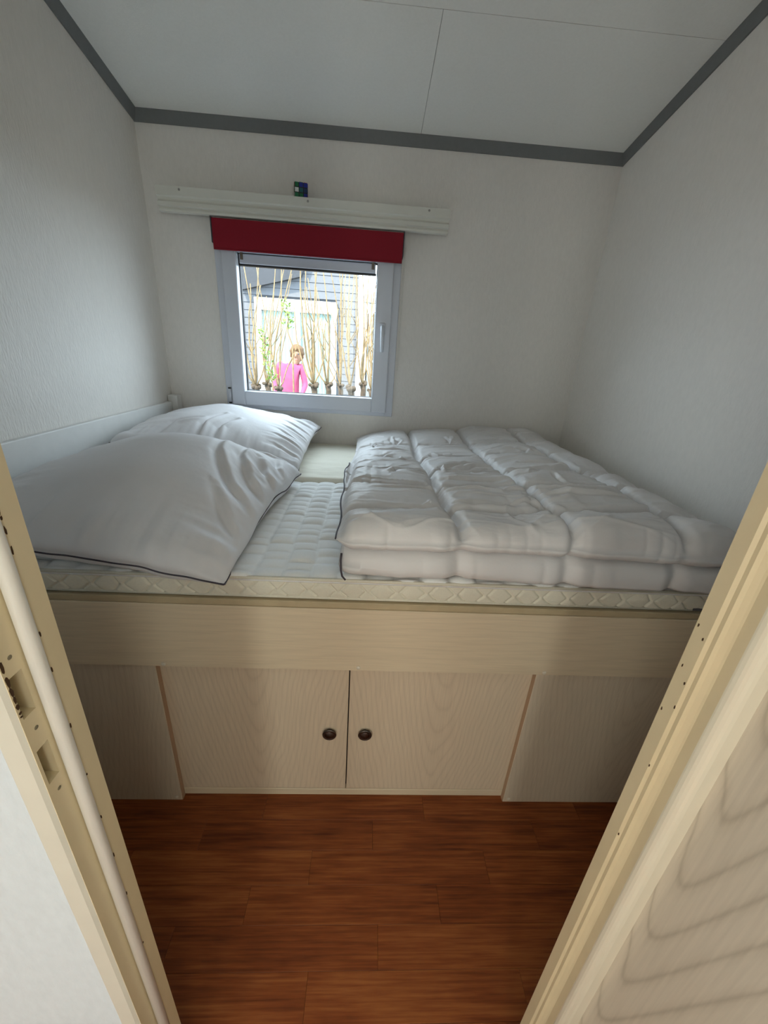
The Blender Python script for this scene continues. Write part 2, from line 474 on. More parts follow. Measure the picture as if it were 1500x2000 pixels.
add_tube(bm, [(RL + 0.0065, YB - 0.005, 0.005), (RL + 0.0065, YB - 0.005, DTOP - 0.01)], 0.0065, 12)
bm_obj('seal_strip', bm, M['seal'], fr, True)
for z0, z1 in holes:                          # dark backs of the pockets
    box('latch_pocket', RL - dep, RL - dep + 0.001, hy0 + 0.0004, hy1 - 0.0004, z0 + 0.0004, z1 - 0.0004, M['pocket'], fr, bev=0)
for z in (1.012, 0.932, 0.850):
    lathe('screw_hole', [(0.0022, 0), (0.0016, 0.0004), (0.0, 0.0005)], (RL, -0.490, z), (1, 0, 0), M['pocket'], fr, 10)
rnd = random.Random(3)
def chip(parent, c, nrm, e1, e2, s1, s2):
    bm = bmesh.new(); c = Vector(c); nrm = Vector(nrm); e1 = Vector(e1); e2 = Vector(e2)
    k = 7
    A, B = [], []
    for i in range(k):
        a = 2 * math.pi * i / k; q = 0.65 + rnd.random() * 0.5
        p = c + e1 * math.cos(a) * s1 * q + e2 * math.sin(a) * s2 * q
        A.append(bm.verts.new(p)); B.append(bm.verts.new(p + nrm * 0.0003))
    bm.faces.new(A[::-1]); bm.faces.new(B)
    for i in range(k): bm.faces.new((A[i], A[(i + 1) % k], B[(i + 1) % k], B[i]))
    return bm_obj('paint_chip', bm, M['chip'], parent)
for z, s in ((1.008, .008), (0.994, .007), (0.983, .0055), (0.974, .004), (0.966, .003), (0.959, .0015), (0.955, .001)):
    chip(fr, (RL, YC + 0.0022, z), (1, 0, 0), (0, 1, 0), (0, 0, 1), 0.0016, s)
for z in (1.16, 1.135, 1.128, 1.118, 1.10, 1.02, 0.98, 0.91, 0.84, 0.77, 0.70, 0.62, 0.50):
    chip(fr, (JL, YB + 0.0008, z), (1, 0, 0), (0, 1, 0), (0, 0, 1), 0.0009, 0.002 + rnd.random() * 0.003)
# right frame
bm = bmesh.new()
add_prism(bm, [(JR, YR), (JR, YB + 0.0035), (JR + 0.003, YB + 0.001), (JR + 0.003, YB - 0.003), (JR + 0.0065, YB - 0.005), (RR - 0.001, YB - 0.009), (RR, YB - 0.011),
               (RR, YC + 0.0085), (CR - 0.008, YC + 0.0085), (CR - 0.008, YR)], 'z', 0, DTOP)
fr2 = tag(bm_obj('trim_5', bm, M['frame_paint']), 'cream painted door frame with rounded edge, right of the doorway', kind='structure')
prism('rounded_casing', [(RR, YC + 0.0085), (RR, YC + 0.0068), (RR + 0.0008, YC + 0.0036), (RR + 0.0022, YC + 0.0012), (RR + 0.0045, YC - 0.0008), (RR + 0.0075, YC - 0.0022), (RR + 0.011, YC - 0.003),
      (CR, YC - 0.003), (CR, YC + 0.0085)], 'z', 0, DTOP, M['lit_edge'], fr2)
for (yy, z) in ((-0.4545, 1.038), (-0.464, 1.029), (-0.4655, 0.976), (-0.456, 0.99), (-0.4545, 0.93), (-0.4665, 0.945), (-0.468, 0.86), (-0.4690, 0.74)):
    chip(fr2, (JR, yy, z), (-1, 0, 0), (0, 1, 0), (0, 0, 1), 0.0009, 0.0022)
# head of the frame
bm = bmesh.new()
add_box(bm, CL, CR, YC, YR, DTOP, DTOP + 0.03, 0.001); add_box(bm, JL, JR, YB, YR, DTOP - 0.01, DTOP)
tag(bm_obj('trim_6', bm, M['frame_paint']), 'cream painted head of the door frame above the doorway', kind='structure')
# open door leaf
DX = CR - 0.002
dr = tag(box('door_1', DX, DX + 0.03, YH - 0.006 - 0.60, YH - 0.006, 0.012, DTOP - 0.012, M['door_big'], bev=0.002, seg=2), 'open whitewashed wood-grain door beside the right frame', kind='structure')
for z in (0.25, 1.70):
    tube('hinge', [(DX - 0.004, YH - 0.003, z - 0.04), (DX - 0.004, YH - 0.003, z + 0.04)], 0.005, M['steel'], dr, 10)
hd = lathe('door_handle', [(0.022, 0), (0.022, 0.006), (0.010, 0.008), (0.009, 0.035), (0.009, 0.045)], (DX, YH - 0.55, 1.0), (-1, 0, 0), M['steel'], dr, 16)
tube('lever', [(DX - 0.04, YH - 0.55, 1.0), (DX - 0.042, YH - 0.50, 1.0), (DX - 0.040, YH - 0.44, 0.998)], 0.008, M['steel'], hd, 10)

# ------------------------------------------------------------------ the hall behind the camera
HX0, HX1, HH = -0.9, 2.3, 2.35
tag(box('floor_hall', HX0, HX1, HY, -1.121, -0.08, 0.0, M['floor'], bev=0), 'red-brown wooden floor of the hall', kind='structure')
bm = bmesh.new()
add_box(bm, HX0, -0.061, -1.121, YH, -0.08, 0.0); add_box(bm, W + 0.061, HX1, -1.121, YH, -0.08, 0.0)
tag(bm_obj('floor_hall_sides', bm, M['floor']), 'red-brown floor of the hall beside the doorway', kind='structure')
tag(box('ceiling_hall', HX0 - 0.06, HX1 + 0.06, HY - 0.06, YR, HH, HH + 0.2, M['ceiling'], bev=0), 'white hall ceiling', kind='structure')
tag(box('wall_hall_left', HX0 - 0.06, HX0, HY - 0.06, YR, -0.08, HH, M['wallpaper'], bev=0), 'white hall wall on the left', kind='structure')
tag(box('wall_hall_right', HX1, HX1 + 0.06, HY - 0.06, YR, -0.08, HH, M['wallpaper'], bev=0), 'white hall wall on the right', kind='structure')
bm = bmesh.new()
xa = HX0
for x0, x1, z0, z1 in sorted(ADDED_WINDOWS):
    add_box(bm, xa, x0, HY - 0.06, HY, -0.08, HH)
    add_box(bm, x0, x1, HY - 0.06, HY, -0.08, z0); add_box(bm, x0, x1, HY - 0.06, HY, z1, HH)
    xa = x1
add_box(bm, xa, HX1, HY - 0.06, HY, -0.08, HH)
tag(bm_obj('wall_hall_back', bm, M['wallpaper']), 'white hall wall with three added windows', kind='structure')
for k, (x0, x1, z0, z1) in enumerate(ADDED_WINDOWS):
    w2 = empty('window_%d' % (k + 2), ((x0 + x1) / 2, HY - 0.03, z0)); tag(w2, ('narrow glazed panel', 'small window', 'wide window')[k] + ' added in the hall wall behind the viewer to light the doorway', kind='structure')
    bm = bmesh.new()
    for a in ((x0, x0 + 0.03, z0, z1), (x1 - 0.03, x1, z0, z1), (x0 + .03, x1 - .03, z0, z0 + 0.03), (x0 + .03, x1 - .03, z1 - 0.03, z1)):
        add_box(bm, a[0], a[1], HY - 0.05, HY + 0.01, a[2], a[3], 0.003)
    bm_obj('window_frame', bm, M['pvc'], w2)
    box('pane', x0 + .03, x1 - .03, HY - 0.022, HY - 0.018, z0 + .03, z1 - .03, M['amber_glass'], w2, bev=0)

# ------------------------------------------------------------------ the window
wn = empty('window_1', (0.70, D + 0.02, WZ0)); tag(wn, 'small white plastic window with a clear pane', kind='structure')
def ring_bars(name, x0, x1, z0, z1, wl, wr, wb, wt, y0, y1, mat, parent, bev=0.003):
    bm = bmesh.new()
    add_box(bm, x0, x0 + wl, y0, y1, z0, z1, bev, 2); add_box(bm, x1 - wr, x1, y0, y1, z0, z1, bev, 2)
    add_box(bm, x0 + wl - 0.002, x1 - wr + 0.002, y0 + 0.0004, y1 - 0.0004, z0, z0 + wb, bev, 2); add_box(bm, x0 + wl - 0.002, x1 - wr + 0.002, y0 + 0.0004, y1 - 0.0004, z1 - wt, z1, bev, 2)
    return bm_obj(name, bm, mat, parent)
ring_bars('window_frame', WX0, WX1, WZ0, WZ1, 0.045, 0.045, 0.04, 0.04, D - 0.014, D + 0.058, M['pvc'], wn)
sash = ring_bars('sash', 0.311, 1.088, 0.971, 1.69, 0.066, 0.077, 0.070, 0.05, D - 0.032, D + 0.026, M['pvc'], wn, 0.006)
ring_bars('gasket', 0.375, 1.013, 1.039, 1.642, 0.006, 0.004, 0.004, 0.006, D + 0.012, D + 0.03, M['gasket'], wn, 0.0)
box('pane', 0.379, 1.010, D + 0.030, D + 0.034, 1.041, 1.64, M['glass'], wn, bev=0)
# handle
hb = box('handle', 1.034, 1.062, D - 0.040, D - 0.032, 1.338, 1.392, M['pvc'], wn, bev=0.004, seg=2)
tube('lever', [(1.048, D - 0.04, 1.372), (1.048, D - 0.062, 1.372), (1.049, D - 0.066, 1.350), (1.050, D - 0.064, 1.30), (1.051, D - 0.062, 1.262)], [0.009, 0.009, 0.0095, 0.009, 0.0075], M['pvc'], hb, 12)
# hinge at lower left
hg = tube('hinge', [(0.300, D - 0.026, 0.985), (0.300, D - 0.026, 1.048)], 0.0085, M['pvc'], wn, 12)
for z in (0.980, 1.051): tube('hinge_pin', [(0.300, D - 0.026, z - 0.003), (0.300, D - 0.026, z + 0.003)], 0.0075, M['gasket'], hg, 10)
# inner sun shade gathered at the top of the pane
sh = box('shade_cassette', 0.384, 1.004, D - 0.004, D + 0.024, 1.597, 1.636, M['pvc'], wn, bev=0.003)
box('shade_fabric', 0.387, 1.001, D + 0.002, D + 0.020, 1.636, 1.648, M['shade_fabric'], sh, bev=0.001)
box('lower_seal', 0.380, 1.008, D + 0.000, D + 0.024, 1.590, 1.597, M['gasket'], sh, bev=0.001)
for x in (0.390, 0.985):
    box('clip', x, x + 0.012, D - 0.010, D - 0.004, 1.612, 1.652, M['brown_clip'], sh, bev=0.001)

# ------------------------------------------------------------------ pelmet shelf, red blind, cube
pl = empty('curtain_pelmet', (0.69, D - 0.04, 1.76)); tag(pl, 'long ivory moulded pelmet shelf above the window', 'shelf')
yf = D - 0.078
prof = [(yf, 1.842), (yf, 1.811), (yf + 0.009, 1.807), (yf + 0.015, 1.800), (yf + 0.015, 1.796), (yf + 0.007, 1.791), (yf + 0.006, 1.777), (yf + 0.017, 1.774), (yf + 0.017, 1.768), (yf + 0.012, 1.766), (yf + 0.013, 1.758), (yf + 0.036, 1.757), (yf + 0.036, 1.818), (D, 1.818), (D, 1.830), (yf + 0.010, 1.830), (yf + 0.008, 1.842)]
prism('moulding', prof, 'x', 0.082, 1.311, M['pelmet'], pl)
for x, z in ((0.180, 1.832), (0.707, 1.829), (1.220, 1.832)):
    lathe('screw', [(0.0045, 0), (0.0045, 0.0008), (0.003, 0.0015), (0, 0.0012)], (x, yf, z), (0, -1, 0), M['screw'], pl, 12)

rb = empty('roller_blind', (0.704, D - 0.05, 1.63)); tag(rb, 'dark red fabric roller blind rolled up over the window', 'blind')
box('blind_fabric', 0.294, 1.119, D - 0.060, D - 0.0575, 1.634, 1.750, M['red'], rb, bev=0.0006)
tube('fabric_roll', [(0.297, D - 0.038, 1.732), (1.116, D - 0.038, 1.732)], 0.0175, M['red'], rb, 20)
box('hem_bar', 0.295, 1.118, D - 0.0625, D - 0.0558, 1.634, 1.640, M['red'], rb, bev=0.002)
for x in (0.287, 1.1205):
    box('end_bracket', x, x + 0.0035, D - 0.058, D, 1.660 if x < 0.5 else 1.66, 1.7565, M['bracket'], rb, bev=0.0008)
box('head_rail', 0.291, 1.1205, D - 0.040, D, 1.7515, 1.7565, M['pelmet'], rb, bev=0.001)
bm = bmesh.new()
for sx in (0.0, 0.006):
    z = 1.70
    while z > 1.18:
        bmesh.ops.create_icosphere(bm, subdivisions=1, radius=0.0017, matrix=Matrix.Translation((1.1285 + sx, D - 0.030 + sx, z)))
        z -= 0.006
bc = bm_obj('bead_chain', bm, M['pelmet'], rb, True); bc['kind'] = 'stuff'

cu = empty('puzzle_cube', (0.672, D - 0.038, 1.842)); tag(cu, 'small twisty puzzle cube with blue, green and white stickers on the pelmet', 'toy')
cs = 0.054; ca = 0.22; c0 = Vector((0.672, D - 0.038, 1.842 + cs / 2))
plast = new_mat('black_cube_plastic', (0.012, 0.012, 0.014), 0.4)
cc = {'B': (0.015, 0.03, 0.30), 'G': (0.01, 0.16, 0.06), 'W': (0.75, 0.78, 0.75), 'T': (0.02, 0.12, 0.14), 'N': (0.015, 0.04, 0.13), 'R': (0.40, 0.02, 0.02), 'Y': (0.6, 0.5, 0.03), 'O': (0.55, 0.14, 0.02)}
cm = {k: new_mat('sticker_' + n, cc[k], 0.35) for k, n in zip('BGWTNRYO', ('blue', 'green', 'white', 'teal', 'navy', 'red', 'yellow', 'orange'))}
bm = bmesh.new(); add_box(bm, -cs / 2, cs / 2, -cs / 2, cs / 2, -cs / 2, cs / 2, 0.0035, 2)
rot = Matrix.Translation(c0) @ Matrix.Rotation(ca, 4, 'Z')
bm.transform(rot)
bm_obj('cube_body', bm, plast, cu)
face_cols = {(0, -1, 0): 'GBBWTNGGB', (-1, 0, 0): 'GWRGOGYGW', (1, 0, 0): 'BNBTBNRBO', (0, 1, 0): 'RYORWGBOY', (0, 0, 1): 'WGYBORWGR'}
for nrm, cols in face_cols.items():
    nv = Vector(nrm); e2 = Vector((0, 0, 1)) if abs(nv.z) < 0.5 else Vector((0, 1, 0)); e1 = e2.cross(nv)
    for k, ch in enumerate(cols):
        ctr = nv * (cs / 2) + e1 * ((k % 3) - 1) * cs / 3 + e2 * (1 - k // 3) * cs / 3
        bm = bmesh.new(); a = 0.0074
        q = [rot @ (ctr + e1 * i * a + e2 * j * a + nv * 0.0006) for i, j in ((-1, -1), (1, -1), (1, 1), (-1, 1))]
        q2 = [rot @ (ctr + e1 * i * a + e2 * j * a - nv * 0.0004) for i, j in ((-1, -1), (1, -1), (1, 1), (-1, 1))]
        A = [bm.verts.new(p) for p in q]; B = [bm.verts.new(p) for p in q2]
        bm.faces.new(A); bm.faces.new(B[::-1])
        for i in range(4): bm.faces.new((A[i], B[i], B[(i + 1) % 4], A[(i + 1) % 4]))
        bm_obj('sticker', bm, cm[ch], cu)

# ------------------------------------------------------------------ the bed
bd = empty('storage_bed', (W / 2, 0.6, 0.0)); tag(bd, 'built-in pale wood bed with two cupboard doors under it', 'bed')
box('front_board', 0.0, W, 0.0, 0.018, 0.5275, 0.709, M['board'], bd, bev=0.0015)
box('board_lip', 0.0, W, 0.003, 0.018, 0.709, 0.7255, M['lip'], bd, bev=0.002)
for x0, x1, xe in ((0.0, 0.5, 0.5), (1.4655, W, 1.4655)):
    p = box('side_panel', x0, x1, 0.0185, 0.0345, 0.0, 0.60, M['panel_ven'], bd, bev=0.001)
    box('edge_band', xe - 0.0012, xe + 0.0012, 0.0195, 0.0345, 0.0, 0.60, M['edge'], p, bev=0)
for x0, x1, xk in ((0.485, 0.9788, 0.930), (0.9818, 1.480, 1.029)):
    d = box('cabinet_door', x0, x1, 0.036, 0.052, 0.030, 0.60, M['door_ven'], bd, bev=0.001)
    lathe('knob', [(0.012, 0.0), (0.010, 0.002), (0.011, 0.004), (0.0175, 0.006), (0.0195, 0.0085), (0.0185, 0.0105), (0.0155, 0.0105), (0.0145, 0.0098), (0.0125, 0.0105), (0.008, 0.0122), (0.0, 0.0130)], (xk, 0.036, 0.268), (0, -1, 0), M['knob'], d, 28)
box('plinth_rail', 0.485, 1.480, 0.0355, 0.053, 0.0, 0.027, M['board'], bd, bev=0.002)
box('gap_backing', 0.485, 1.480, 0.060, 0.064, 0.0, 0.60, M['shade_fabric'], bd, bev=0)  # thin dark sheet right behind the doors, keeps their gaps dark
box('bed_base', 0.002, W - 0.002, 0.019, D - 0.003, 0.62, 0.7262, M['panel_ven'], bd, bev=0.001)
for x, z, y in ((0.533, 0.536, 0.0), (1.002, 0.538, 0.0), (1.472, 0.536, 0.0), (0.485, 0.014, 0.0185), (1.482, 0.014, 0.0185)):
    lathe('screw_cap', [(0.0055, 0), (0.005, 0.0015), (0.003, 0.0022), (0, 0.0024)], (x, y, z), (0, -1, 0), M['cap'], bd, 12)
hbd = empty('headboard', (0.025, 0.65, 0.7265)); tag(hbd, 'low white headboard rail with a square post against the left wall', 'headboard')
box('rail', 0.002, 0.022, 0.05, D - 0.055, 0.78, 0.974, M['headboard'], hbd, bev=0.003, seg=2)
box('post', 0.002, 0.048, D - 0.056, D - 0.006, 0.7265, 1.004, M['headboard'], hbd, bev=0.003, seg=2)
box('post', 0.002, 0.048, 0.002, 0.048, 0.7265, 1.004, M['headboard'], hbd, bev=0.003, seg=2)

# mattresses
MZ0, MZ1 = 0.7270, 0.794
def quilted_mattress():
    x0, x1, y0, y1 = 0.05, 2.035, 0.010, 0.700
    root = empty('mattress', ((x0 + x1) / 2, (y0 + y1) / 2, MZ0))
    tag(root, 'white quilted mattress with cream border, nearer the viewer', 'mattress', 'mattresses on the bed')
    # quilted top panel
    nx, ny = 470, 190
    X, Y = np.meshgrid(np.linspace(x0, x1, nx), np.linspace(y0, y1, ny), indexing='ij')
    cw = 0.064
    wx = X + 0.004 * vnoise(X * 6, Y * 9, 5)
    k = np.floor((wx - x0) / cw)
    fx = (wx - x0) / cw - k
    rl = 0.043
    ry = Y / rl + 0.37 * (k % 3) + 0.35 * vnoise(k * 1.7 + 3, Y * 14, 9)
    fy = ry - np.floor(ry)
    puff = np.abs(np.sin(np.pi * fx)) ** 0.4 * (0.25 + 0.75 * np.abs(np.sin(np.pi * fy)) ** 0.4)
    amp = 0.0125 * (0.8 + 0.3 * vnoise(k, np.floor(ry), 3))
    Z = MZ1 - 0.0147 + amp * puff + 0.002 * fbm(X * 5, Y * 5, 2)
    e = np.minimum.reduce([(X - x0), (x1 - X), (Y - y0), (y1 - Y)])
    Z = Z - 0.006 * (1 - np.sqrt(np.clip(1 - (1 - np.clip(e / 0.02, 0, 1)) ** 2, 0, 1)))
    top = np.stack([X, Y, Z], -1); bot = top.copy(); bot[..., 2] = MZ1 - 0.022
    V, F = shell(top, bot)
    mesh_obj('quilted_top', V, F, M['quilt'], root, True)
    # border with stitched zigzags
    n1, n2 = 900, 26
    per = [(x0, y0), (x1, y0), (x1, y1), (x0, y1)]
    s = np.linspace(x0, x1, n1); zz = np.linspace(MZ0, MZ1 - 0.0165, n2)
    Sg, Zg = np.meshgrid(s, zz, indexing='ij')
    h = (Zg - MZ0) / (zz[-1] - MZ0)
    pz = 0.068
    sw = Sg + 0.004 * vnoise(Sg * 6, h * 2, 14)
    def chev(off, sign):
        ph = (sw - off - sign * 0.024 * np.abs(2 * h - 1)) / pz
        return np.exp(-((np.abs(ph - np.round(ph)) * pz) / 0.0026) ** 2)
    gr = np.maximum(chev(0.0, 1), chev(0.060, -1))
    bulge = 0.007 * np.sqrt(np.clip(1 - (2 * h - 1) ** 2, 0, 1))
    yy = y0 + 0.006 - bulge + 0.0048 * gr * np.sqrt(np.clip(1 - (2 * h - 1) ** 4, 0, 1)) + 0.0012 * vnoise(Sg * 30, h * 3, 4)
    front = np.stack([Sg, yy, Zg], -1)
    back = front.copy(); back[..., 1] = y1
    V, F = shell(front, back)
    mesh_obj('border', V, F[:, ::-1], M['border'], root, True)
    bm = bmesh.new()
    z = MZ1 - 0.0145
    add_tube(bm, [(x0, y0 + 0.002, z), (x1, y0 + 0.002, z)], 0.0042, 8); 
    add_tube(bm, [(x0, y0 + 0.004, MZ0 + 0.004), (x1, y0 + 0.004, MZ0 + 0.004)], 0.004, 8)
    bm_obj('edge_tape', bm, M['border'], root, True)
    box('sewn_label', 1.80, 1.86, y0 - 0.001, y0 + 0.0006, MZ0 + 0.004, MZ0 + 0.010, M['bracket'], root, bev=0)
quilted_mattress()
def plain_mattress():
    x0, x1, y0, y1 = 0.05, 2.035, 0.709, 1.342
    nx, ny = 260, 110
    u = np.linspace(0, 1, nx); v = np.linspace(0, 1, ny)
    u = 0.5 - 0.5 * np.cos(np.pi * u) * (1 - 0.0); 
    X, Y = np.meshgrid(x0 + (x1 - x0) * u, y0 + (y1 - y0) * (0.5 - 0.5 * np.cos(np.pi * v)), indexing='ij')
    e = np.minimum.reduce([(X - x0), (x1 - X), (Y - y0), (y1 - Y)])
    p = np.sqrt(np.clip(1 - (1 - np.clip(e / 0.02, 0, 1)) ** 2, 0, 1))
    zt = 0.7945 + 0.0015 * vnoise(X * 4, Y * 22, 11) + 0.001 * vnoise(X * 18, Y * 50, 12) + 0.002 * vnoise(X * 3, Y * 3, 13)
    mid = 0.765
    wob = 0.005 * vnoise(X * 9, Y * 0 + 2, 8) * np.exp(-((Y - y0) / 0.03) ** 2)
    top = np.stack([X, Y + wob, mid + (zt - mid) * p], -1)
    bot = np.stack([X, Y + wob, mid - (mid - MZ0) * p], -1)
    V, F = shell(top, bot)
    o = mesh_obj('mattress', V, F, M['sheet'], None, True)
    tag(o, 'mattress under a plain cream sheet, beside the window wall', 'mattress', 'mattresses on the bed')
plain_mattress()

# pillows
def pillow(c00, c10, c11, c01, T, label, seed, base_z=0.797, ridge=None, folds=None, pull=0.022, n=170):
    """corners: near-head, near-foot, far-foot, far-head; T = half loft above the seam"""
    C = [np.array(c, float) for c in (c00, c10, c11, c01)]
    t = np.linspace(0, 1, n); t = 0.5 - 0.5 * np.cos(np.pi * t) * 0.35 - 0.65 * (0.5 - t)
    t = (t - t[0]) / (t[-1] - t[0])
    U, Vv = np.meshgrid(t, t, indexing='ij')
    mid = ((1 - U) * (1 - Vv))[..., None] * C[0] + (U * (1 - Vv))[..., None] * C[1] + (U * Vv)[..., None] * C[2] + ((1 - U) * Vv)[..., None] * C[3]
    a, b = 2 * U - 1, 2 * Vv - 1
    # pulled-in edges between the corners
    ctr = sum(C) / 4
    mid = mid.copy()
    du = (C[1] + C[2] - C[0] - C[3]) / 2; dv = (C[2] + C[3] - C[0] - C[1]) / 2
    mid -= (pull * a * (1 - b ** 2))[..., None] * du / np.linalg.norm(du)
    mid -= (pull * b * (1 - a ** 2))[..., None] * dv / np.linalg.norm(dv)
    # wavy seam
    rim = np.maximum(np.abs(a), np.abs(b)) ** 8
    mid[..., 2] += 0.010 * rim * (1 - (a * b) ** 4) * fbm(U * 5, Vv * 5, seed + 20, 2)
    f = ((1 - np.abs(a) ** 3.4) * (1 - np.abs(b) ** 3.4)) ** 0.56
    if ridge: f = f * (1 + ridge(U, Vv))
    edge = np.clip((np.maximum(np.abs(a), np.abs(b)) - 0.40) / 0.60, 0, 1)
    taper = (1 - np.maximum(np.abs(a), np.abs(b)) ** 16)
    # long soft folds that run inward from the seams
    wr = fbm(U * 13, Vv * 2.2, seed, 3) * np.clip((np.abs(b) - 0.45) / 0.55, 0, 1) ** 1.5 + fbm(U * 2.2, Vv * 13, seed + 5, 3) * np.clip((np.abs(a) - 0.45) / 0.55, 0, 1) ** 1.5
    dsp = 0.011 * wr * taper + 0.008 * fbm(U * 2.6, Vv * 2.6, seed + 2, 2) * f
    if folds: dsp = dsp + folds(U, Vv) * taper
    top = mid.copy(); top[..., 2] += T * f + dsp
    # sides bulge out over the seam
    bl = 0.030 * f * edge * np.clip(1 - f, 0, 1) * 4
    top[..., :2] += (bl * np.sign(a) * np.abs(a) ** 3)[..., None] * (du / np.linalg.norm(du))[:2] + (bl * np.sign(b) * np.abs(b) ** 3)[..., None] * (dv / np.linalg.norm(dv))[:2]
    bot = mid.copy(); bot[..., 2] -= 0.09 * f + 0.004 * wr * taper
    lim = 0.60 + (base_z - 0.60) * np.clip((mid[..., 1] + 0.004) / 0.010, 0, 1)
    bot[..., 2] = np.maximum(bot[..., 2], lim)
    top[..., 2] = np.maximum(top[..., 2], bot[..., 2] + 0.001)
    for g_ in (top, bot):
        g_[..., 0] = np.maximum(g_[..., 0], 0.051); g_[..., 1] = np.minimum(g_[..., 1], D - 0.003)
    V, F = shell(top, bot)
    root = empty('pillow', (ctr[0], ctr[1], base_z)); tag(root, label, 'pillow', 'pillows at the head of the bed')
    mesh_obj('cushion', V, F, M['cotton'], root, True)
    rimpts = np.concatenate([top[:, 0], top[-1, 1:], top[-2::-1, -1], top[0, -2::-1]])
    rp = rimpts.copy()
    rp[:, :2] += (rp[:, :2] - ctr[:2]) / np.linalg.norm(rp[:, :2] - ctr[:2], axis=1)[:, None] * 0.0015
    rp[:, 0] = np.maximum(rp[:, 0], 0.0525); rp[:, 1] = np.minimum(rp[:, 1], D - 0.005)
    bm = bmesh.new(); add_tube(bm, [tuple(p) for p in rp[::2]] , 0.0021, 6)
    bm_obj('piping', bm, M['piping'], root, True)
    return root
def crease(U, V, pts, depth, wid):
    """a soft valley with a raised flank along a polyline in pillow coordinates"""
    best = np.full(U.shape, 9.0); sgn = np.zeros(U.shape); along = np.zeros(U.shape)
    n = len(pts) - 1
    for k, (p, q) in enumerate(zip(pts, pts[1:])):
        dx, dy = q[0] - p[0], q[1] - p[1]; l2 = dx * dx + dy * dy
        t = np.clip(((U - p[0]) * dx + (V - p[1]) * dy) / l2, 0, 1)
        ex, ey = U - p[0] - t * dx, V - p[1] - t * dy
        d = np.sqrt(ex * ex + ey * ey); sd = np.sign(ex * dy - ey * dx)
        sgn = np.where(d < best, sd, sgn); along = np.where(d < best, (k + t) / n, along); best = np.minimum(d, best)
    fade = np.sin(np.pi * np.clip(along * 0.86 + 0.07, 0, 1)) ** 0.8
    return fade * depth * (-np.exp(-(best / wid) ** 2) + 0.8 * np.exp(-((best - wid * 1.9) / wid) ** 2) * (sgn > 0))
def folds_front(U, V):
    z = crease(U, V, [(1.0, 0.28), (0.86, 0.42), (0.74, 0.62), (0.70, 0.80)], 0.012, 0.018)
    z += crease(U, V, [(0.99, 0.42), (0.90, 0.52), (0.82, 0.68), (0.80, 0.82)], 0.014, 0.016)
    z += crease(U, V, [(0.99, 0.56), (0.92, 0.64), (0.87, 0.76)], 0.016, 0.016)
    z += crease(U, V, [(0.99, 0.70), (0.93, 0.78), (0.90, 0.88)], 0.012, 0.014)
    z += crease(U, V, [(0.98, 0.14), (0.90, 0.24), (0.83, 0.36)], 0.009, 0.018)
    z += crease(U, V, [(0.96, 0.96), (0.86, 0.90), (0.72, 0.90)], 0.010, 0.014)
    z += crease(U, V, [(0.10, 0.96), (0.30, 0.90), (0.50, 0.93)], 0.008, 0.016)
    return z
def folds_back(U, V):
    z = crease(U, V, [(0.42, 0.02), (0.40, 0.22), (0.46, 0.45)], 0.012, 0.018)
    z += crease(U, V, [(0.52, 0.02), (0.50, 0.20), (0.56, 0.38)], 0.012, 0.018)
    for k in range(7):
        v0 = 0.10 + 0.12 * k
        z += crease(U, V, [(1.0, v0), (0.93, v0 + 0.012), (0.84, v0 + 0.05)], 0.007, 0.011)
    z += crease(U, V, [(0.2, 0.04), (0.24, 0.2), (0.36, 0.3)], 0.010, 0.018)
    return z
pillow((0.06, 0.700, 0.895), (0.737, 0.725, 0.812), (0.757, 1.305, 0.882), (0.065, 1.330, 0.915), 0.092,
       'white pillow with dark piping, behind, under the window', 41, folds=folds_back, ridge=lambda u, v: 0.10 * np.exp(-((u - 0.5) / 0.3) ** 2 - ((v - 0.7) / 0.3) ** 2))
pillow((0.055, 0.010, 0.858), (0.712, -0.036, 0.789), (0.756, 0.672, 0.820), (0.060, 0.675, 0.868), 0.127,
       'large white pillow with dark piping, in front, at the bed edge', 77, folds=folds_front,
       ridge=lambda u, v: 0.26 * np.exp(-((v - 0.68) / 0.24) ** 2 - ((u - 0.58) / 0.36) ** 2) - 0.22 * np.exp(-((v - 0.12) / 0.2) ** 2) - 0.26 * (1 - sstep(0.05, 0.55, u)))

# duvet
def slab(x0, x1, y0, y1, zt, zb, rl, rr, rf, rk, nx, ny, disp=None):
    def dist(n, ra, rb_, Lh):
        t = np.linspace(-1, 1, n); t = 0.55 * t + 0.45 * np.sin(t * np.pi / 2)
        return (t + 1) / 2 * Lh
    u = dist(nx, rl, rr, 1.0); v = dist(ny, rf, rk, 1.0)
    U, Vv = np.meshgrid(u, v, indexing='ij')
    Y = y0 + (y1 - y0) * Vv
    X = x0(Y) + (x1(Y) - x0(Y)) * U
    q = lambda d, r: np.sqrt(np.clip(1 - (1 - np.clip(d / r, 0, 1)) ** 2, 0, 1))
    p = q(X - x0(Y), rl(Y)) * q(x1(Y) - X, rr(Y)) * q(Y - y0, rf) * q(y1 - Y, rk)
    ZT, ZB = zt(X, Y), zb(X, Y)
    mid = ZB + (ZT - ZB) * 0.45
    dz = disp(X, Y) if disp is not None else 0
    top = np.stack([X, Y, mid + (ZT - mid + dz) * p], -1)
    bot = np.stack([X, Y, mid - (mid - ZB) * p], -1)
    return top, bot, X, Y, p
cols = [0.945, 1.205, 1.455, 1.715]
def seams(X, Y, rows):
    wx = X + 0.010 * vnoise(X * 3, Y * 6, 61) + 0.03 * (Y - 0.1) * 0.0
    dc = np.min([np.abs(wx - c) for c in cols], axis=0)
    wy = Y + 0.012 * vnoise(X * 5, Y * 4, 62)
    dr_ = np.min([np.abs(wy - r) for r in rows], axis=0)
    return dc, dr_
rows = [0.115, 0.315, 0.53, 0.77, 1.03]
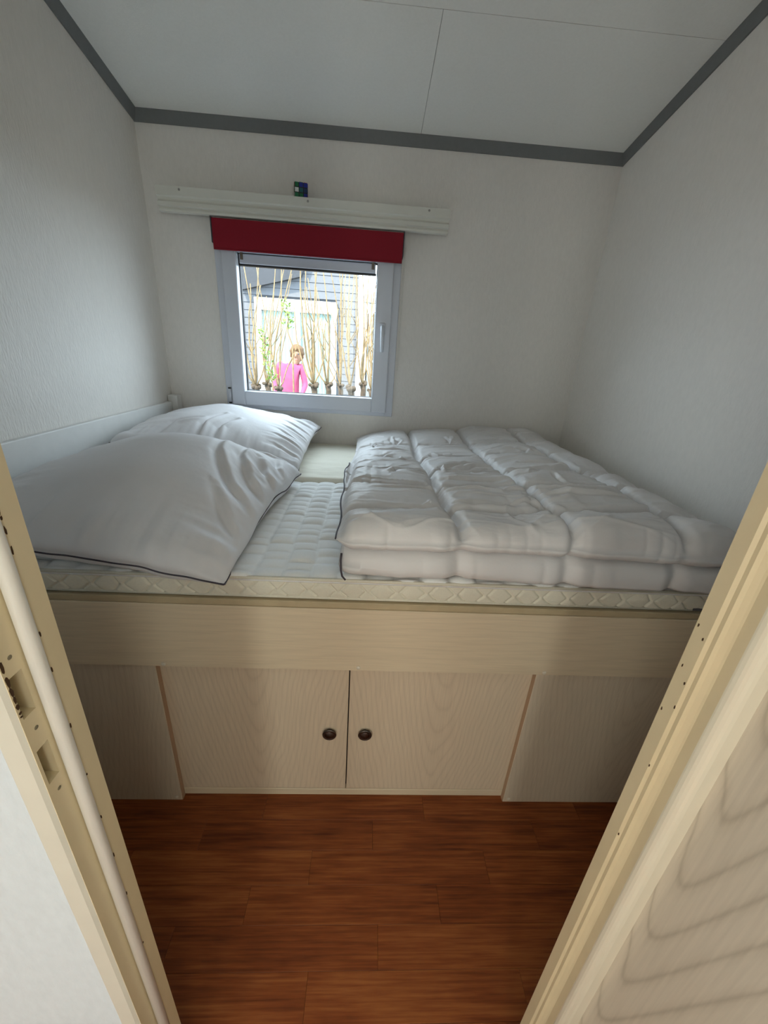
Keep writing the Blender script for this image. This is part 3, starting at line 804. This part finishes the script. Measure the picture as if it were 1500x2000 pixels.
def disp_top(X, Y):
    dc, dr_ = seams(X, Y, rows)
    d = -0.027 * np.exp(-(dc / 0.012) ** 2) - 0.019 * np.exp(-(dr_ / 0.011) ** 2)
    d += 0.012 * (1 - np.exp(-(np.minimum(dc, dr_) / 0.05) ** 2))
    pinch_r = np.exp(-(dr_ / 0.045)) * np.abs(fbm(X * 34, Y * 5, 71, 2))
    pinch_c = np.exp(-(dc / 0.05)) * np.abs(fbm(X * 5, Y * 34, 72, 2))
    d += 0.0055 * pinch_r + 0.0060 * pinch_c
    def ridged(u, v, seed, k): return (1 - np.abs(vnoise(u, v, seed))) ** k
    m1 = sstep(-0.35, 0.35, vnoise(X * 3, Y * 3, 81)); m2 = sstep(-0.3, 0.4, vnoise(X * 3.5, Y * 3, 82))
    d += 0.0070 * m1 * ridged(X * 2.6 + Y * 1.5, Y * 13 - X * 1.8, 73, 7)
    d += 0.0060 * (1 - m1) * ridged(X * 3.2 - Y * 2.0, Y * 15 + X * 4.0, 74, 7)
    d += 0.0045 * m2 * ridged(X * 7 + Y * 9, Y * 9 - X * 5, 77, 9)
    d += 0.0030 * ridged(X * 6, Y * 30 + X * 2, 78, 5)
    d += 0.010 * fbm(X * 3, Y * 4, 75, 2) - 0.006
    rg = random.Random(12)
    for k in range(64):
        if k < 40:                             # long soft pulls across the quilted boxes
            c0 = rg.choice(cols[1:]) + rg.uniform(-0.03, 0.03); y0_ = rg.uniform(0.03, 1.25)
            sg = rg.choice((-1, 1)); ln = rg.uniform(0.09, 0.24)
            pts = [(c0, y0_), (c0 + sg * ln * 0.5, y0_ + rg.uniform(-0.02, 0.02)), (c0 + sg * ln, y0_ + rg.uniform(-0.045, 0.045))]
        else:                                  # short puckers off the cross seams
            r_ = rg.choice(rows); x0_ = rg.uniform(0.97, 1.85); sg = rg.choice((-1, 1)); ln = rg.uniform(0.04, 0.10)
            pts = [(x0_, r_), (x0_ + rg.uniform(-0.02, 0.02), r_ + sg * ln * 0.5), (x0_ + rg.uniform(-0.04, 0.04), r_ + sg * ln)]
        d += crease(X, Y, pts, rg.uniform(0.004, 0.0095), rg.uniform(0.005, 0.010))
    # the far end of the front fold shows as a soft step on the right
    st = 0.40 + 0.05 * (X - 1.4) + 0.012 * vnoise(X * 9, X * 0, 76)
    d += 0.016 * (1 - sstep(0.0, 0.03, Y - st)) * sstep(1.36, 1.46, X)
    return d
dv = empty('duvet', (1.40, 0.66, 0.80)); tag(dv, 'white quilted duvet folded at the foot of the bed', 'duvet')
xl = lambda Y: 0.945 - 0.012 * sstep(0.0, 0.5, Y) + 0.012 * sstep(0.7, 1.0, Y) + 0.006 * vnoise(Y * 9, Y * 0, 31)
xr = lambda Y: 1.865 + 0.03 * sstep(0.3, 1.2, Y) + 0.012 * vnoise(Y * 7, Y * 0 + 4, 32)
zb_up = lambda X, Y: np.where(Y < 0.69, 0.862, 0.862 - 0.055 * sstep(0.69, 0.80, Y)) - 0.012 * sstep(1.3, 1.8, X) * (1 - sstep(0.5, 0.7, Y))
zt_up = lambda X, Y: (0.928 - 0.010 * sstep(1.3, 1.85, X)) * (1 - sstep(0.25, 0.85, Y)) + (0.868 + 0.075 * np.clip((X - 0.95) / 0.95, 0, 1)) * sstep(0.25, 0.85, Y)
rl_f = lambda Y: 0.045 + 0.105 * sstep(0.5, 1.0, Y)
rr_f = lambda Y: 0.11 + 0 * Y
top, bot, X, Y, p = slab(xl, xr, -0.018, 1.335, zt_up, zb_up, rl_f, rr_f, 0.055, 0.05, 300, 420, disp_top)
dc, dr_ = seams(X, Y, rows)
front = np.exp(-((Y + 0.018) / 0.05) ** 2)
for g_ in (top, bot):
    g_[..., 1] += front * (0.012 * np.exp(-(dc / 0.02) ** 2) - 0.006 * np.abs(vnoise(X * 30, X * 0 + 1, 33)) + 0.004 * vnoise(X * 8, X * 0, 34))
V, F = shell(top, bot)
up = mesh_obj('upper_fold', V, F, M['duvet'], dv, True)
edge_up = [tuple(q) for q in top[0, (Y[0] > -0.014) & (Y[0] < 0.69)]]
tube('piping', [(q[0] - 0.001, q[1], q[2]) for q in edge_up[::2]], 0.0022, M['piping'], dv, 6)
edge_bk = [tuple(q) for q in top[(X[:, -1] > 0.99) & (X[:, -1] < 1.86), -1]]
tube('piping', [(q[0], q[1] + 0.001, q[2]) for q in edge_bk[::3]], 0.0022, M['piping'], dv, 6)
def disp_low(X, Y):
    dc, dr_ = seams(X, Y, rows)
    return 0.0 * X
xl2 = lambda Y: 0.948 + 0.004 * vnoise(Y * 9, Y * 0, 35)
xr2 = lambda Y: 1.875 + 0.0 * Y
top, bot, X, Y, p = slab(xl2, xr2, -0.014, 0.69, lambda X, Y: 0.866 - 0.012 * sstep(1.3, 1.8, X) + 0 * Y, lambda X, Y: 0.797 + 0 * X, lambda Y: 0.012 + 0 * Y, lambda Y: 0.05 + 0 * Y, 0.038, 0.05, 240, 110, disp_low)
dc, dr_ = seams(X, Y, rows)
front = np.exp(-((Y + 0.014) / 0.05) ** 2)
for g_ in (top, bot):
    g_[..., 1] += front * (0.013 * np.exp(-(dc / 0.02) ** 2) - 0.004 * np.abs(vnoise(X * 26, X * 0 + 1, 36)) + 0.004 * vnoise(X * 7, X * 0, 37))
hang = (1 - sstep(-0.02, 0.006, Y)) * (0.010 + 0.016 * sstep(1.25, 1.7, X) + 0.006 * vnoise(X * 5, X * 0, 38)) * sstep(1.0, 1.1, X)
bot[..., 2] -= hang
V, F = shell(top, bot)
mesh_obj('lower_fold', V, F, M['duvet'], dv, True)
xf = 0.9545
tube('piping', [(xf, -0.004, 0.858), (xf - 0.001, -0.012, 0.845), (xf, -0.014, 0.822), (xf + 0.003, -0.013, 0.806), (xf + 0.010, -0.013, 0.797)], 0.0022, M['piping'], dv, 6)

# ------------------------------------------------------------------ outside the window
GZ = -0.42
def rgb(name, c, rough=0.8): return new_mat(name, c, rough)
M['soil'] = speck('dry_soil', (0.0962, 0.0818, 0.0577), 0.3, 0.95, 8, 0.5, 0.02)
M['siding'] = speck('grey_siding', (0.0906, 0.0953, 0.1064), 0.06, 0.7, 30)
M['siding_dark'] = speck('dark_roofing', (0.0324, 0.0351, 0.0416), 0.1, 0.8, 30)
M['white_paint'] = rgb('white_house_paint', (0.4040, 0.4137, 0.4040), 0.5)
M['curtain'] = speck('mint_curtain', (0.2309, 0.2982, 0.2742), 0.08, 0.9, 4, 0.2, 0.004, (6, 1, 0.4))
M['bark'] = speck('tan_bark', (0.1828, 0.1299, 0.0673), 0.25, 0.85, 60)
M['bark_dark'] = speck('brown_bark', (0.0529, 0.0385, 0.0260), 0.3, 0.9, 40, 0.6, 0.01)
M['leaf'] = rgb('fresh_green_leaf', (0.0962, 0.1635, 0.0192), 0.6)
M['fence'] = speck('brown_fence', (0.0962, 0.0673, 0.0385), 0.2, 0.85, 20)
tag(box('ground', -9, 9, D + 0.1, 16, GZ - 0.1, GZ, M['soil'], bev=0), 'dry garden ground outside the window', kind='structure')

# neighbouring house
HYW = 7.2
hs = empty('neighbour_house', (-0.6, HYW, GZ)); tag(hs, 'grey clapboard house with a white framed window seen outside', 'house')
wl, wr = -3.6, at(697, 640, HYW)[0]
eave_l, eave_r = at(486, 561, HYW), at(700, 540, HYW)
zt_wall = at(600, 520, HYW)[2]
box('wall', wl, wr, HYW + 0.03, HYW + 0.2, GZ, zt_wall + 0.5, M['siding_dark'], hs, bev=0)
n_b = 0
z = GZ
step = 0.125
fx0, fz1 = at(497, 583, HYW)[0], at(497, 580, HYW)[2]
fx1 = at(659, 592, HYW)[0]
fz0 = fz1 - 1.75
while z < zt_wall + 0.45:
    def board(x0, x1):
        bm = bmesh.new()
        add_prism(bm, [(HYW + 0.03, z), (HYW + 0.012, z), (HYW + 0.020, z + step - 0.006), (HYW + 0.03, z + step - 0.006)], 'x', x0, x1)
        bm_obj('siding_board', bm, M['siding'], hs)
    if z + step < fz0 or z > fz1: board(wl, wr)
    else: board(wl, fx0 + 0.02); board(fx1 - 0.02, wr)
    z += step
bm = bmesh.new()
mx = at(582, 640, HYW)[0]
for a in ((fx0, fx0 + 0.12, fz0, fz1), (fx1 - 0.10, fx1, fz0, fz1), (fx0 + 0.12, fx1 - 0.10, fz1 - 0.20, fz1), (fx0 + 0.12, fx1 - 0.10, fz0, fz0 + 0.12), (mx - 0.05, mx + 0.05, fz0 + 0.12, fz1 - 0.20)):
    add_box(bm, a[0], a[1], HYW - 0.05, HYW + 0.03, a[2], a[3], 0.006)
hw = bm_obj('window', bm, M['white_paint'], hs)
def curtain(x0, x1):
    n = 60
    xs = np.linspace(x0, x1, n); bm = bmesh.new(); A, B = [], []
    for i, x in enumerate(xs):
        yy = HYW + 0.005 + 0.012 * math.sin(i * 0.95) + 0.004 * math.sin(i * 2.3)
        A.append(bm.verts.new((x, yy, fz0 + 0.10))); B.append(bm.verts.new((x, yy, fz1 - 0.19)))
    C_ = [bm.verts.new(v.co + Vector((0, 0.004, 0))) for v in A]; D_ = [bm.verts.new(v.co + Vector((0, 0.004, 0))) for v in B]
    for i in range(n - 1):
        bm.faces.new((A[i], A[i + 1], B[i + 1], B[i])); bm.faces.new((C_[i], D_[i], D_[i + 1], C_[i + 1]))
    bm_obj('curtain', bm, M['curtain'], hw, True)
curtain(fx0 + 0.11, mx - 0.045); curtain(mx + 0.045, fx1 - 0.09)
for a, b in ((fx0 + 0.12, mx - 0.05), (mx + 0.05, fx1 - 0.10)):
    box('pane', a, b, HYW - 0.03, HYW - 0.025, fz0 + 0.12, fz1 - 0.20, M['glass'], hw, bev=0)
# white corner post and a low eave to the right
cp0, cp1 = at(697, 640, HYW)[0], at(713, 640, HYW)[0]
box('corner_post', cp0, cp1, HYW - 0.04, HYW + 0.2, GZ, at(704, 618, HYW)[2], M['white_paint'], hs, bev=0.01)
# dark verge board under the house gable
RYW = HYW - 0.10
p0, p1, p2, p3 = at(440, 500, RYW), at(600, 500, RYW), at(588, 540, RYW), at(470, 566, RYW)
bm = bmesh.new()
F_ = [bm.verts.new((p[0], RYW, p[2])) for p in (p0, p1, p2, p3)]; K_ = [bm.verts.new((p[0], RYW + 0.09, p[2])) for p in (p0, p1, p2, p3)]
bm.faces.new(F_); bm.faces.new(K_[::-1])
for i in range(4): bm.faces.new((F_[i], K_[i], K_[(i + 1) % 4], F_[(i + 1) % 4]))
bm_obj('gable_roof_edge', bm, M['siding_dark'], hs)
# brown lean-to eave and fence to the right
fn = empty('garden_fence', (1.2, 8.3, GZ)); tag(fn, 'brown plank fence under a pale beam beside the grey house', 'fence')
for i in range(12):
    x = cp1 + 0.02 + i * 0.16
    box('plank', x, x + 0.15, 8.3, 8.33, GZ, at(715, 612, 8.3)[2] + 0.02 * (i % 2), M['fence'], fn, bev=0.006)
zb = at(720, 592, 8.2)[2]
box('beam', cp1 - 0.05, cp1 + 2.2, 8.15, 8.3, zb, zb + 0.16, M['white_paint'], fn, bev=0.01)
for x in (cp1 + 0.05, cp1 + 1.9):
    box('post', x, x + 0.1, 8.18, 8.28, GZ, zb, M['white_paint'], fn, bev=0.01)

# pollarded hedge shrubs with straight bare shoots
def shrub(px, py, Y, shoots, label, seed, lean=0.0):
    r = random.Random(seed)
    h = Vector(at(px, py, Y))
    t = empty('bare_shrub', (h.x, Y, GZ)); tag(t, label, 'shrub', 'pollarded shrubs outside the window')
    bm = bmesh.new()
    add_tube(bm, [(h.x + 0.02, Y, GZ), (h.x - 0.02, Y + 0.01, (GZ + h.z) / 2), (h.x + 0.01, Y, h.z - 0.05), (h.x, Y, h.z)], [0.030, 0.026, 0.024, 0.026], 10)
    for k in range(5):
        a = r.random() * 6.28
        bmesh.ops.create_icosphere(bm, subdivisions=2, radius=0.013 + 0.010 * r.random(), matrix=Matrix.Translation((h.x + 0.03 * math.cos(a), Y + 0.03 * math.sin(a), h.z + 0.02 * (r.random() - 0.3))))
    bm_obj('stump', bm, M['bark_dark'], t, True)
    shoots = shoots + [(px + r.uniform(-15, 15), r.uniform(520, 700)) for _ in range(2)]
    for (ux, uy) in shoots:
        e = Vector(at(ux, uy, Y + r.uniform(-0.05, 0.05)))
        n = 9; pts = []
        d = e - h
        bow = Vector((r.uniform(-0.05, 0.05), r.uniform(-0.05, 0.05), 0))
        for i in range(n):
            q = i / (n - 1)
            side = d.x * (q ** 0.8 if abs(d.x) > 0.05 else q)
            pts.append(Vector((h.x + side, h.y + d.y * q, h.z + d.z * (q ** 1.08))) + bow * math.sin(math.pi * q) + Vector((r.uniform(-1, 1), 0, 0)) * 0.006)
        r0 = r.uniform(0.0055, 0.0085)
        sh_ = tube('shoot', pts, [r0 * (1 - 0.55 * i / (n - 1)) for i in range(n)], M['bark'], t, 7)
        if r.random() < 0.55:
            b0 = pts[r.randint(3, 5)]
            s_ = r.choice((-1, 1))
            tube('twig', [b0, b0 + Vector((s_ * 0.06, 0.01, 0.10)), b0 + Vector((s_ * 0.10, 0.0, 0.26))], [0.0035, 0.003, 0.002], M['bark'], sh_, 6)
SH = [
    (500, 756, 2.50, [(478, 520), (470, 590), (505, 500), (484, 660), (560, 500), (468, 700)], 'bare shrub at the left edge of the window pane'),
    (522, 752, 2.85, [(512, 640), (540, 500), (530, 600), (575, 500)], 'bare shrub second from the left edge of the pane'),
    (545, 758, 3.20, [(552, 480), (566, 610), (500, 520), (600, 640)], 'bare shrub behind the leafy sapling outside'),
    (612, 752, 2.55, [(588, 490), (598, 500), (575, 600), (634, 640), (620, 480)], 'bare shrub below the middle of the pane'),
    (640, 752, 2.90, [(612, 500), (622, 480), (600, 640), (655, 700)], 'bare shrub right of the pane middle'),
    (664, 754, 3.25, [(640, 490), (646, 610), (628, 620), (662, 500), (676, 520)], 'bare shrub under the house window right edge'),
    (684, 758, 2.50, [(674, 480), (684, 520), (692, 500), (676, 640), (700, 500)], 'bare shrub in front of the white corner post'),
    (708, 750, 2.85, [(695, 490), (704, 480), (722, 510), (728, 640), (714, 560)], 'bare shrub second from the right pane edge'),
    (724, 762, 3.20, [(722, 500), (732, 540), (740, 520), (716, 640), (736, 640)], 'bare shrub at the right edge of the window pane'),
]
for k, a in enumerate(SH): shrub(a[0], a[1], a[2], a[3], a[4], 100 + k)
# low leaf litter of cut stems along the hedge foot
# leafy saplings
def sapling(base_px, tip_px, Y, n_leaf, label, seed, span):
    r = random.Random(seed)
    a, b = Vector(at(*base_px, Y)), Vector(at(*tip_px, Y))
    t = empty('leafy_sapling', (a.x, Y, GZ)); tag(t, label, 'sapling', 'leafy saplings outside the window')
    pts = [Vector((a.x, Y, GZ)), Vector((a.x, Y, a.z))] + [a.lerp(b, q) + Vector((0.012 * math.sin(q * 9), 0, 0)) for q in (0.25, 0.5, 0.75, 1.0)]
    tube('stem', pts, [0.007, 0.006, 0.005, 0.0045, 0.004, 0.002], M['bark'], t, 7)
    bm = bmesh.new()
    for k in range(n_leaf):
        q = span[0] + (span[1] - span[0]) * r.random()
        c = a.lerp(b, q) + Vector((r.uniform(-0.03, 0.03), r.uniform(-0.03, 0.03), r.uniform(-0.02, 0.02)))
        ang = r.uniform(0, 6.28); u = Vector((math.cos(ang), 0.4 * math.sin(ang), r.uniform(0.1, 0.9))).normalized() * r.uniform(0.018, 0.034)
        w_ = u.orthogonal().normalized() * u.length * 0.28
        nn = u.cross(w_).normalized() * 0.003
        v = [bm.verts.new(p) for p in (c, c + u * 0.5 + w_ + nn, c + u, c + u * 0.5 - w_ + nn)]
        bm.faces.new((v[0], v[1], v[2])); bm.faces.new((v[0], v[2], v[3]))
    f = bm_obj('foliage', bm, M['leaf'], t); f['kind'] = 'stuff'
sapling((533, 756), (508, 640), 2.40, 90, 'leafy green sapling at the left of the pane', 1, (0.1, 1.0))
sapling((572, 700), (558, 595), 2.42, 60, 'leafy green sapling above the person outside', 2, (0.55, 1.05))

# person standing outside in a pink top
def person():
    Y = 5.25
    head = Vector(at(580, 693, Y)); hip = Vector(at(567, 764, Y))
    r = lambda *p: Vector(p)
    pel = Vector((hip.x, Y, 0.50)); neck = Vector((head.x - 0.05, Y - 0.02, head.z - 0.125)); chest = Vector((hip.x + 0.01, Y, neck.z - 0.10))
    P = []; R = []; E = []
    def add(p, rad, par=None):
        P.append(p); R.append(rad)
        if par is not None: E.append((par, len(P) - 1))
        return len(P) - 1
    i_p = add(pel, (0.15, 0.11))
    i_w = add((pel + chest) / 2 + r(-0.01, 0, 0.02), (0.125, 0.09), i_p)
    i_c = add(chest, (0.15, 0.10), i_w)
    i_n = add(neck, (0.05, 0.05), i_c)
    i_h1 = add(head + r(-0.01, 0.0, -0.085), (0.055, 0.06), i_n)
    i_h2 = add(head + r(0.0, -0.0, 0.0), (0.085, 0.095), i_h1)
    add(head + r(0.0, 0.0, 0.085), (0.06, 0.065), i_h2)
    for s in (-1, 1):
        sh_ = add(chest + r(s * 0.155, 0.0, 0.075), (0.055, 0.055), i_c)
        el = add(chest + r(s * 0.215, -0.02, -0.17), (0.043, 0.043), sh_)
        wr_ = add(chest + r(s * 0.17, -0.17, -0.33), (0.03, 0.03), el)
        pm = add(chest + r(s * 0.15, -0.24, -0.37), (0.036, 0.02), wr_)
        for k in range(4):
            a = add(chest + r(s * 0.15 + (k - 1.5) * 0.02, -0.285, -0.385), (0.009, 0.009), pm)
            add(chest + r(s * 0.15 + (k - 1.5) * 0.021, -0.325 + 0.01 * abs(k - 1.4), -0.41), (0.008, 0.008), a)
        a = add(chest + r(s * 0.15 - s * 0.05, -0.235, -0.36), (0.010, 0.010), pm)
        add(chest + r(s * 0.15 - s * 0.062, -0.27, -0.37), (0.008, 0.008), a)
        hp = add(pel + r(s * 0.085, 0, -0.06), (0.085, 0.085), i_p)
        kn = add(Vector((pel.x + s * 0.09, Y - 0.02, GZ + 0.46)), (0.06, 0.06), hp)
        an = add(Vector((pel.x + s * 0.095, Y + 0.01, GZ + 0.08)), (0.04, 0.04), kn)
        ft = add(Vector((pel.x + s * 0.10, Y - 0.05, GZ + 0.04)), (0.042, 0.035), an)
        add(Vector((pel.x + s * 0.105, Y - 0.15, GZ + 0.03)), (0.036, 0.025), ft)
    me = bpy.data.meshes.new('body'); me.from_pydata([tuple(p - r(pel.x, Y, GZ)) for p in P], E, [])
    ob = bpy.data.objects.new('skeleton', me); COL.objects.link(ob)
    mod = ob.modifiers.new('skin', 'SKIN'); mod.use_smooth_shade = True
    for i, rr in enumerate(R): me.skin_vertices[0].data[i].radius = rr; me.skin_vertices[0].data[i].use_root = (i == 0)
    ob.modifiers.new('sub', 'SUBSURF').levels = 2
    dg = bpy.context.evaluated_depsgraph_get()
    m2 = bpy.data.meshes.new_from_object(ob.evaluated_get(dg))
    bpy.data.objects.remove(ob)
    root = empty('person', (pel.x, Y, GZ)); tag(root, 'person in a pink top with light brown hair, standing outside the window', 'person')
    skin = rgb('skin', (0.2116, 0.1154, 0.0722), 0.6); pink = speck('pink_cotton', (0.2886, 0.0433, 0.1010), 0.1, 0.85, 12, 0.3, 0.01); trou = rgb('blue_trousers', (0.06, 0.08, 0.14), 0.85); hair_m = speck('light_brown_hair', (0.0888, 0.0444, 0.0160), 0.25, 0.7, 30, 0.5, 0.01, (8, 8, 1)); shoe = rgb('dark_shoe', (0.04, 0.04, 0.045), 0.6)
    for q in (skin, pink, trou, shoe): m2.materials.append(q)
    cz, nz, pz = chest.z - GZ, neck.z - GZ, pel.z - GZ
    for pl_ in m2.polygons:
        c = pl_.center
        arm = c.y < -0.20
        if c.z > nz + 0.005 and abs(c.x - (neck.x - pel.x)) < 0.13: k = 0
        elif arm and c.z > 0.3: k = 0
        elif c.z > pz - 0.10: k = 1
        elif c.z < 0.085: k = 3
        else: k = 2
        pl_.material_index = k; pl_.use_smooth = True
    ob = bpy.data.objects.new('body', m2); COL.objects.link(ob); ob.parent = root
    WO[ob.name] = Vector((pel.x, Y, GZ))
    # hair: cap with a tail hanging to the neck
    bm = bmesh.new()
    bmesh.ops.create_uvsphere(bm, u_segments=24, v_segments=16, radius=0.11)
    for v in bm.verts:
        v.co = Vector((v.co.x * 0.92, v.co.y * 1.05 + 0.018, v.co.z * 1.02 + 0.03))
        if v.co.z < 0.0: v.co.y = max(v.co.y, -0.015); v.co.z *= 1.25
        elif v.co.y < -0.06 and v.co.z < 0.06: v.co.y = -0.06
        v.co += Vector((0.006 * math.sin(v.co.z * 90), 0, 0))
    bm.transform(Matrix.Translation(head))
    add_tube(bm, [head + r(0, 0.10, 0.03), head + r(-0.02, 0.15, -0.02), head + r(-0.03, 0.14, -0.14), head + r(-0.03, 0.12, -0.22)], [0.03, 0.04, 0.03, 0.008], 10)
    bm_obj('hair', bm, hair_m, root, True)
    bm = bmesh.new(); add_tube(bm, [head + r(0, -0.088, 0.02), head + r(0, -0.112, -0.022), head + r(0, -0.09, -0.03)], [0.008, 0.014, 0.010], 8)
    bm_obj('nose', bm, skin, root, True)
    for s in (-1, 1):
        bm = bmesh.new(); bmesh.ops.create_uvsphere(bm, u_segments=10, v_segments=8, radius=0.012, matrix=Matrix.Translation(head + r(s * 0.033, -0.085, 0.012)))
        bm_obj('eye', bm, shoe, root, True)
        bm = bmesh.new(); bmesh.ops.create_uvsphere(bm, u_segments=10, v_segments=8, radius=0.026, matrix=Matrix.Translation(head + r(s * 0.088, 0.0, -0.01)) @ Matrix.Diagonal((0.4, 0.8, 1.1, 1)))
        bm_obj('ear', bm, skin, root, True)
    bm = bmesh.new(); add_tube(bm, [head + r(-0.022, -0.084, -0.058), head + r(0, -0.092, -0.060), head + r(0.022, -0.084, -0.058)], [0.004, 0.007, 0.004], 8)
    bm_obj('mouth', bm, rgb('lips', (0.45, 0.16, 0.14), 0.5), root, True)
person()
